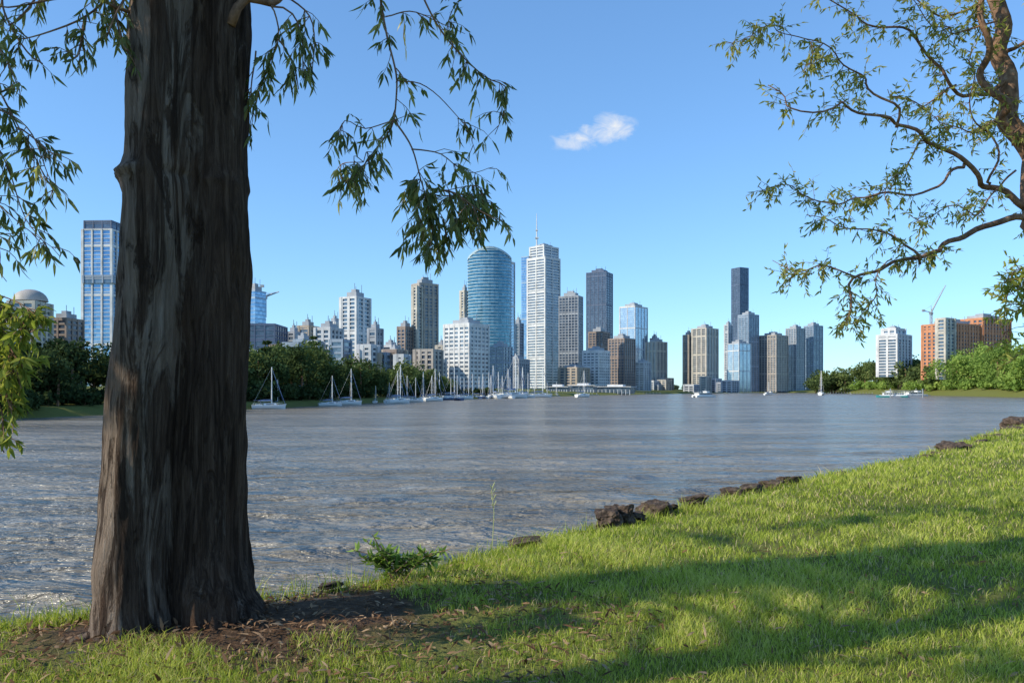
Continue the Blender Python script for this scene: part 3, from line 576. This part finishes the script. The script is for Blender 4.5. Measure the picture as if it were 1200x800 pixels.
T('midrise_building',602,613,378,980,'bluegrey')
T('spire_office_tower',618,656,300,1080,'white_office',.55,40,False); T('spire_tower_side_wing',611,625,300,1100,'blue',.6,30,False)
T('spire_tower_crown',621,654,287,1086,'white_office',.5,40,True,z0=160)
sp_=MB(); b0=P(629,290,1095); sp_.tube([b0,P(629,268,1095),P(629,250,1095)],[1.2,.8,.35],6); sp_.box(tuple(P(629,279,1095)),(5,5,1.5)); sp_.box(tuple(P(629,270,1095)),(3.4,3.4,1.2)); sp_.obj('spire_mast',white)
T('dark_grid_tower',655,683,346,1020,'grid_dark',.8,20); T('navy_glass_tower',687,718,318,1250,'navy',.75,20); T('brown_tower',690,714,388,1150,'brown',.7,20)
T('white_hotel_block',683,714,410,960,'white_fine',.6,30); T('dark_office_block',713,744,396,1000,'brown',.6,35); T('pale_glass_tower',726,759,358,1350,'pale',.55,30)
T('midrise_building',757,781,400,1300,'cream_res',.5,40); T('midrise_building',762,772,396,1380,'brown'); T('midrise_building',744,762,424,1150,'offwhite_res'); T('midrise_building',590,620,420,900,'grid_grey'); T('midrise_building',655,690,430,930,'tan_res'); T('midrise_building',573,600,405,850,'bluegrey')
T('twin_residential_tower',801,813,392,1300,'tan_res',.5,35); T('twin_residential_tower',811,841,384,1280,'cream_res',.55,35)
T('tall_slim_tower',857,877,313,1700,'navy',.5,45,False); T('slim_residential_tower',865,889,368,1500,'bluegrey',.5,40); T('slim_residential_tower',849,858,380,1600,'offwhite_res',.5,40); T('blue_residential_block',852,880,402,1400,'pale',.5,40)
T('residential_tower',889,923,392,1500,'beige',.6,30); T('residential_tower',921,943,384,1550,'grid_grey',.55,35); T('residential_tower',942,964,381,1580,'bluegrey',.5,40)
for i in range(18):
    u=rng.uniform(640,850); w_=rng.uniform(10,26); T('lowrise_building',u,u+w_,rng.uniform(440,451),rng.uniform(1180,1350),random.choice(['offwhite_res','cream_res','beige','grid_grey','tan_res']),.6,25,False)
for i in range(16):
    u=rng.uniform(288,500); w_=rng.uniform(14,30); T('lowrise_building',u,u+w_,rng.uniform(396,415),rng.uniform(430,560),random.choice(['offwhite_res','tan_res','grid_grey','brown','bluegrey','beige']),.6,25,False)
T('terraced_white_building',1028,1067,391,900,'white_res',.6,25,False,z0=20); T('terraced_white_building',1034,1060,384,905,'white_res',.6,25,True,z0=60)
T('brick_apartment_block',1080,1150,378,760,'brick',.5,30,True,z0=15); T('brick_apartment_block',1120,1184,372,800,'brick',.5,30,True,z0=15); T('brick_apartment_block',1098,1118,372,742,'cream_res',.5,30,False,z0=15)
wf=empty('riverside_wharf_building',(60,800,1)); a=MB();b_=MB();c_=MB()
for i,(u0,u1,vt) in enumerate([(640,668,452),(668,700,450.5),(700,744,452)]):
    fp=footprint(u0,u1,800+i*25,.85,12); zt=5+(457-vt)/F*(800+i*25); a.prism(fp,1.0,zt-1.2); b_.prism(scale_poly(fp,2),zt-1.2,zt-.5)
    cen=np.mean(fp,0); b_.prism([tuple(cen+(np.array(q)-cen)*.5) for q in fp],zt-.5,zt+1.5)
    for j in range(9):
        q=fp[0]+(fp[3]-fp[0])*j/8; c_.box((q[0],q[1]-2.5,2.5),(.7,.7,6))
childfix(a.obj('glazed_walls',gl_mid,wf),wf); childfix(b_.obj('roofs',white,wf),wf); childfix(c_.obj('columns',white,wf),wf)
def crane(base,h,jl,ang,lean,name='tower_crane'):
    e=empty(name,tuple(base)); m=MB(); x0,y0,z0=base; t=h*.02+.35
    for dx in(-t,t):
        for dy in(-t,t): m.tube([(x0+dx,y0+dy,z0),(x0+dx,y0+dy,z0+h)],.3,4)
    k=int(h/3)
    for i in range(k):
        za=z0+h*i/k; zb=z0+h*(i+1)/k; sg=1 if i%2 else -1; m.tube([(x0-t*sg,y0-t,za),(x0+t*sg,y0-t,zb)],.2,4)
    m.box((x0,y0,z0+h+1),(3.2,3,2.4)); jx,jz=math.cos(lean)*jl*math.cos(ang),math.sin(lean)*jl; top=np.array([x0,y0,z0+h+2])
    tip=top+np.array([jx,0,jz]); m.tube([top,tip],[.9,.5],4); m.tube([top+np.array([0,0,1.6]),tip],[.3,.25],4)
    back=top+np.array([-math.cos(ang)*jl*.25,0,2]); m.tube([top,back],.5,4); m.box(tuple(back),(3,2,2.4)); ap=top+np.array([0,0,jl*.22]); m.tube([top,ap],.3,4); m.tube([ap,tip],.12,3); m.tube([ap,back],.12,3)
    childfix(m.obj('lattice',grey,e),e)
crane(P(1091,400,880),30,34,0,math.radians(62)); crane(P(302,372,760),26,18,math.pi,math.radians(35)); crane(P(311,372,765),18,14,0,math.radians(20))
# ---------------------------------------------------------------- boats
hullw=plain('white_gelcoat',(.78,.78,.76),.3,0,.06); hullb=plain('blue_hull_paint',(.06,.10,.2),.3,0,.1); alum=plain('mast_aluminium',(.78,.78,.76),.5,0,.05); canvas=plain('sail_cover',(.10,.16,.30),.8); darkw=plain('cabin_window',(.03,.04,.05),.2); teal=plain('teal_paint',(.05,.30,.30),.4)
def pm(m,name,mat):
    o=m.obj(name,mat); me=o.data; bpy.data.objects.remove(o); return me
def hullmesh(L,B,fb,mat_name,mat,dr=.5,stern=.75):
    m=MB(); n=15; rows=[]
    for i in range(n):
        t=i/(n-1); x_=-L/2+L*t; b2=B/2*(stern+(1-stern)*math.sin(min(1,t/.45)*math.pi/2))*(1 if t<.5 else max(.02,math.cos((t-.5)/.5*math.pi/2)**.75)); sh_=fb*(1+.35*(t-.4)**2*3); k=-dr*(1-.8*abs(2*t-1)**2)
        rows.append([(x_+(.35*(t>.9)),-b2,sh_),(x_,-b2*.92,sh_*.4),(x_,-b2*.6,-.05),(x_,0,k),(x_,b2*.6,-.05),(x_,b2*.92,sh_*.4),(x_+(.35*(t>.9)),b2,sh_)])
    vs=[p_ for r_ in rows for p_ in r_]; fs=[(i*7+j,i*7+j+1,(i+1)*7+j+1,(i+1)*7+j) for i in range(n-1) for j in range(6)]
    fs+=[(i*7+6,i*7,(i+1)*7,(i+1)*7+6) for i in range(n-1)]+[list(range(7))]; m.add(vs,fs)
    return pm(m,mat_name,mat)
def yacht_parts(hm):
    parts=[('hull',hullmesh(11,3.3,1.25,'hull',hm))]
    m=MB()
    def taper(x0,x1,w0,w1,z0,z1):
        m.add([(x0,-w0,z0),(x1,-w1,z0),(x1,w1,z0),(x0,w0,z0),(x0+.2,-w0*.8,z1),(x1-.5,-w1*.75,z1),(x1-.5,w1*.75,z1),(x0+.2,w0*.8,z1)],[(3,2,1,0),(4,5,6,7),(0,1,5,4),(1,2,6,5),(2,3,7,6),(3,0,4,7)])
    taper(-1.8,2.8,1.15,.7,1.2,1.95); m.box((-3.2,0,1.4),(2.2,2.4,.4)); parts.append(('cabin',pm(m,'cabin',hullw)))
    m=MB(); m.box((.3,-.98,1.62),(2.6,.1,.22)); m.box((.3,.98,1.62),(2.6,.1,.22)); parts.append(('cabin_windows',pm(m,'cabin_windows',darkw)))
    m=MB(); m.tube([(1,0,1.2),(1,0,14.2)],[.18,.15],7); m.tube([(1,0,2.7),(-3.6,0,2.6)],.1,6)
    for zz in(6,10): m.tube([(1,-.9,zz),(1,.9,zz)],.05,4)
    parts.append(('mast_and_boom',pm(m,'mast',alum)))
    m=MB()
    for q in((5.6,0,1.2),(-5.4,0,1.1),(.8,-1.5,1.1),(.8,1.5,1.1)): m.tube([(1,0,14),q],.025,3)
    for sx in(-1.45,1.45):
        m.tube([(-5,sx*.85,1.9),(1,sx,1.95),(4.6,sx*.4,2.05)],.025,3)
        for xx in(-5,-3,-1,1,3): m.tube([(xx,sx*.95,1.2),(xx,sx*.95,1.92)],.025,3)
    parts.append(('rigging',pm(m,'rigging',alum)))
    m=MB(); m.tube([(.8,0,2.95),(-1.5,0,3.0),(-3.5,0,2.85)],[.26,.22,.12],7); m.tube([(5.5,0,1.5),(3.2,0,7.5),(1.3,0,13)],[.09,.11,.05],5); m.box((-3.6,0,2.9),(2.4,2.2,.08)); m.tube([(-2.6,-1,1.2),(-2.6,-1,2.9)],.04,4); m.tube([(-2.6,1,1.2),(-2.6,1,2.9)],.04,4)
    parts.append(('sail_cover_and_bimini',pm(m,'sailcover',canvas))); return parts
YP=[yacht_parts(hullw),yacht_parts(hullb)]
def yacht(u,d_,mv,ang,kind=0):
    hgt_=(457-mv)/F*d_+5; sc=hgt_/14.2; e=empty('sailboat',((u-600)/F*d_,d_,0)); e.rotation_euler=(0,0,ang); e.scale=(sc,sc,sc)
    for nm,me in YP[kind]: link(bpy.data.objects.new(nm,me),e)
ylist=[(315,212,430,.4,0),(324,232,444,1.2,1),(387,250,440,.5,0),(390,262,450,2.4,0),(409,270,432,.7,0),(457,330,448,2.2,0),(467,300,427,.9,0),(475,345,440,.3,1),(478,380,432,1.9,0),(490,400,447,.6,0),(505,372,440,1.1,0),(513,420,436,.5,0),(530,420,430,.4,0),(541,450,442,2.6,0),(548,440,438,1.0,0),(560,480,441,.7,1),(571,500,436,.5,0),(579,470,428,2.0,0),(588,520,440,1.2,0),(594,500,432,.9,0),(601,480,414,.6,0),(606,540,440,2.4,0),(612,520,430,1.4,0),(625,560,441,.7,0),(683,560,434,.8,0),(553,520,444,.2,0),(520,450,446,2.2,1),(440,310,452,1.5,0),(640,620,446,.4,0),(900,820,447,.5,0),(962,760,434,1.1,0),(652,640,447,1.3,0)]
for u in (462,484,497,509,525,535,544,556,566,575,584,598,609,618,632):
    ylist.append((u+rng.uniform(-2,2),float(np.interp(u,[450,500,560,640],[300,350,440,560]))*rng.uniform(.95,1.08),rng.uniform(430,444),rng.uniform(0,3),int(rng.random()<.15)))
for a_1 in ylist: yacht(*a_1)
def ferry(u,d_,L,ang,hm,name='river_ferry'):
    e=empty(name,((u-600)/F*d_,d_,0)); e.rotation_euler=(0,0,ang)
    for sy in(-1,1):
        o=link(bpy.data.objects.new('hull',hullmesh(L,L*.1,L*.06,'hull',hm,.5,.9)),e); o.location=(0,sy*L*.11,0)
    m=MB(); m.box((-L*.03,0,L*.075),(L*.86,L*.30,L*.03)); m.box((-L*.04,0,L*.125),(L*.66,L*.26,L*.07)); m.box((-L*.05,0,L*.175),(L*.72,L*.29,L*.012)); m.box((L*.12,0,L*.205),(L*.16,L*.2,L*.05)); m.box((L*.12,0,L*.235),(L*.2,L*.23,L*.01)); m.tube([(L*.05,0,L*.2),(L*.05,0,L*.33)],L*.004,4)
    for sy in(-1,1):
        m.tube([(-L*.38,sy*L*.13,L*.22),(L*.02,sy*L*.13,L*.22)],L*.003,4)
        for k in range(6): m.tube([(-L*.38+k*L*.08,sy*L*.13,L*.18),(-L*.38+k*L*.08,sy*L*.13,L*.22)],L*.003,4)
    m.obj('superstructure',hullw,e)
    m=MB()
    for k in range(9):
        for sy in(-1,1): m.box((-L*.33+k*L*.073,sy*L*.131,L*.13),(L*.055,L*.004,L*.04))
    m.box((L*.201,0,L*.208),(L*.005,L*.17,L*.028)); m.obj('windows',darkw,e)
ferry(825,560,18,.5,hullw); ferry(1045,545,19,2.9,teal); ferry(902,900,14,.3,hullw,'motor_cruiser'); ferry(1072,640,20,.2,hullw,'motor_cruiser')
ft=empty('ferry_terminal',(262,540,0)); m=MB(); m.box((268,545,.6),(20,8,1.2)); m.box((268,545,4.6),(18,8,.35)); m.box((284,555,1.4),(22,2,.3),.5)
for dx in(-8,-3,3,8):
    for dy in(-3.4,3.4): m.tube([(268+dx,545+dy,1),(268+dx,545+dy,4.6)],.15,5)
for dx in(-11,11): m.tube([(268+dx,541,-1),(268+dx,541,6)],.35,7)
childfix(m.obj('pontoon_and_shelter',grey,ft),ft)
jt=empty('marina_jetty',(0,600,0)); m=MB()
for u0,d_ in((560,505),(630,590),(680,700),(760,960),(985,1000),(1010,900)):
    x0=(u0-600)/F*d_; m.box((x0,d_,.7),(38,2.4,.35),.5)
    for k in range(8): m.tube([(x0-16+k*4.5,d_-8+k*2.4,-1),(x0-16+k*4.5,d_-8+k*2.4,2.6)],.2,5)
childfix(m.obj('decks_and_piles',grey,jt),jt)
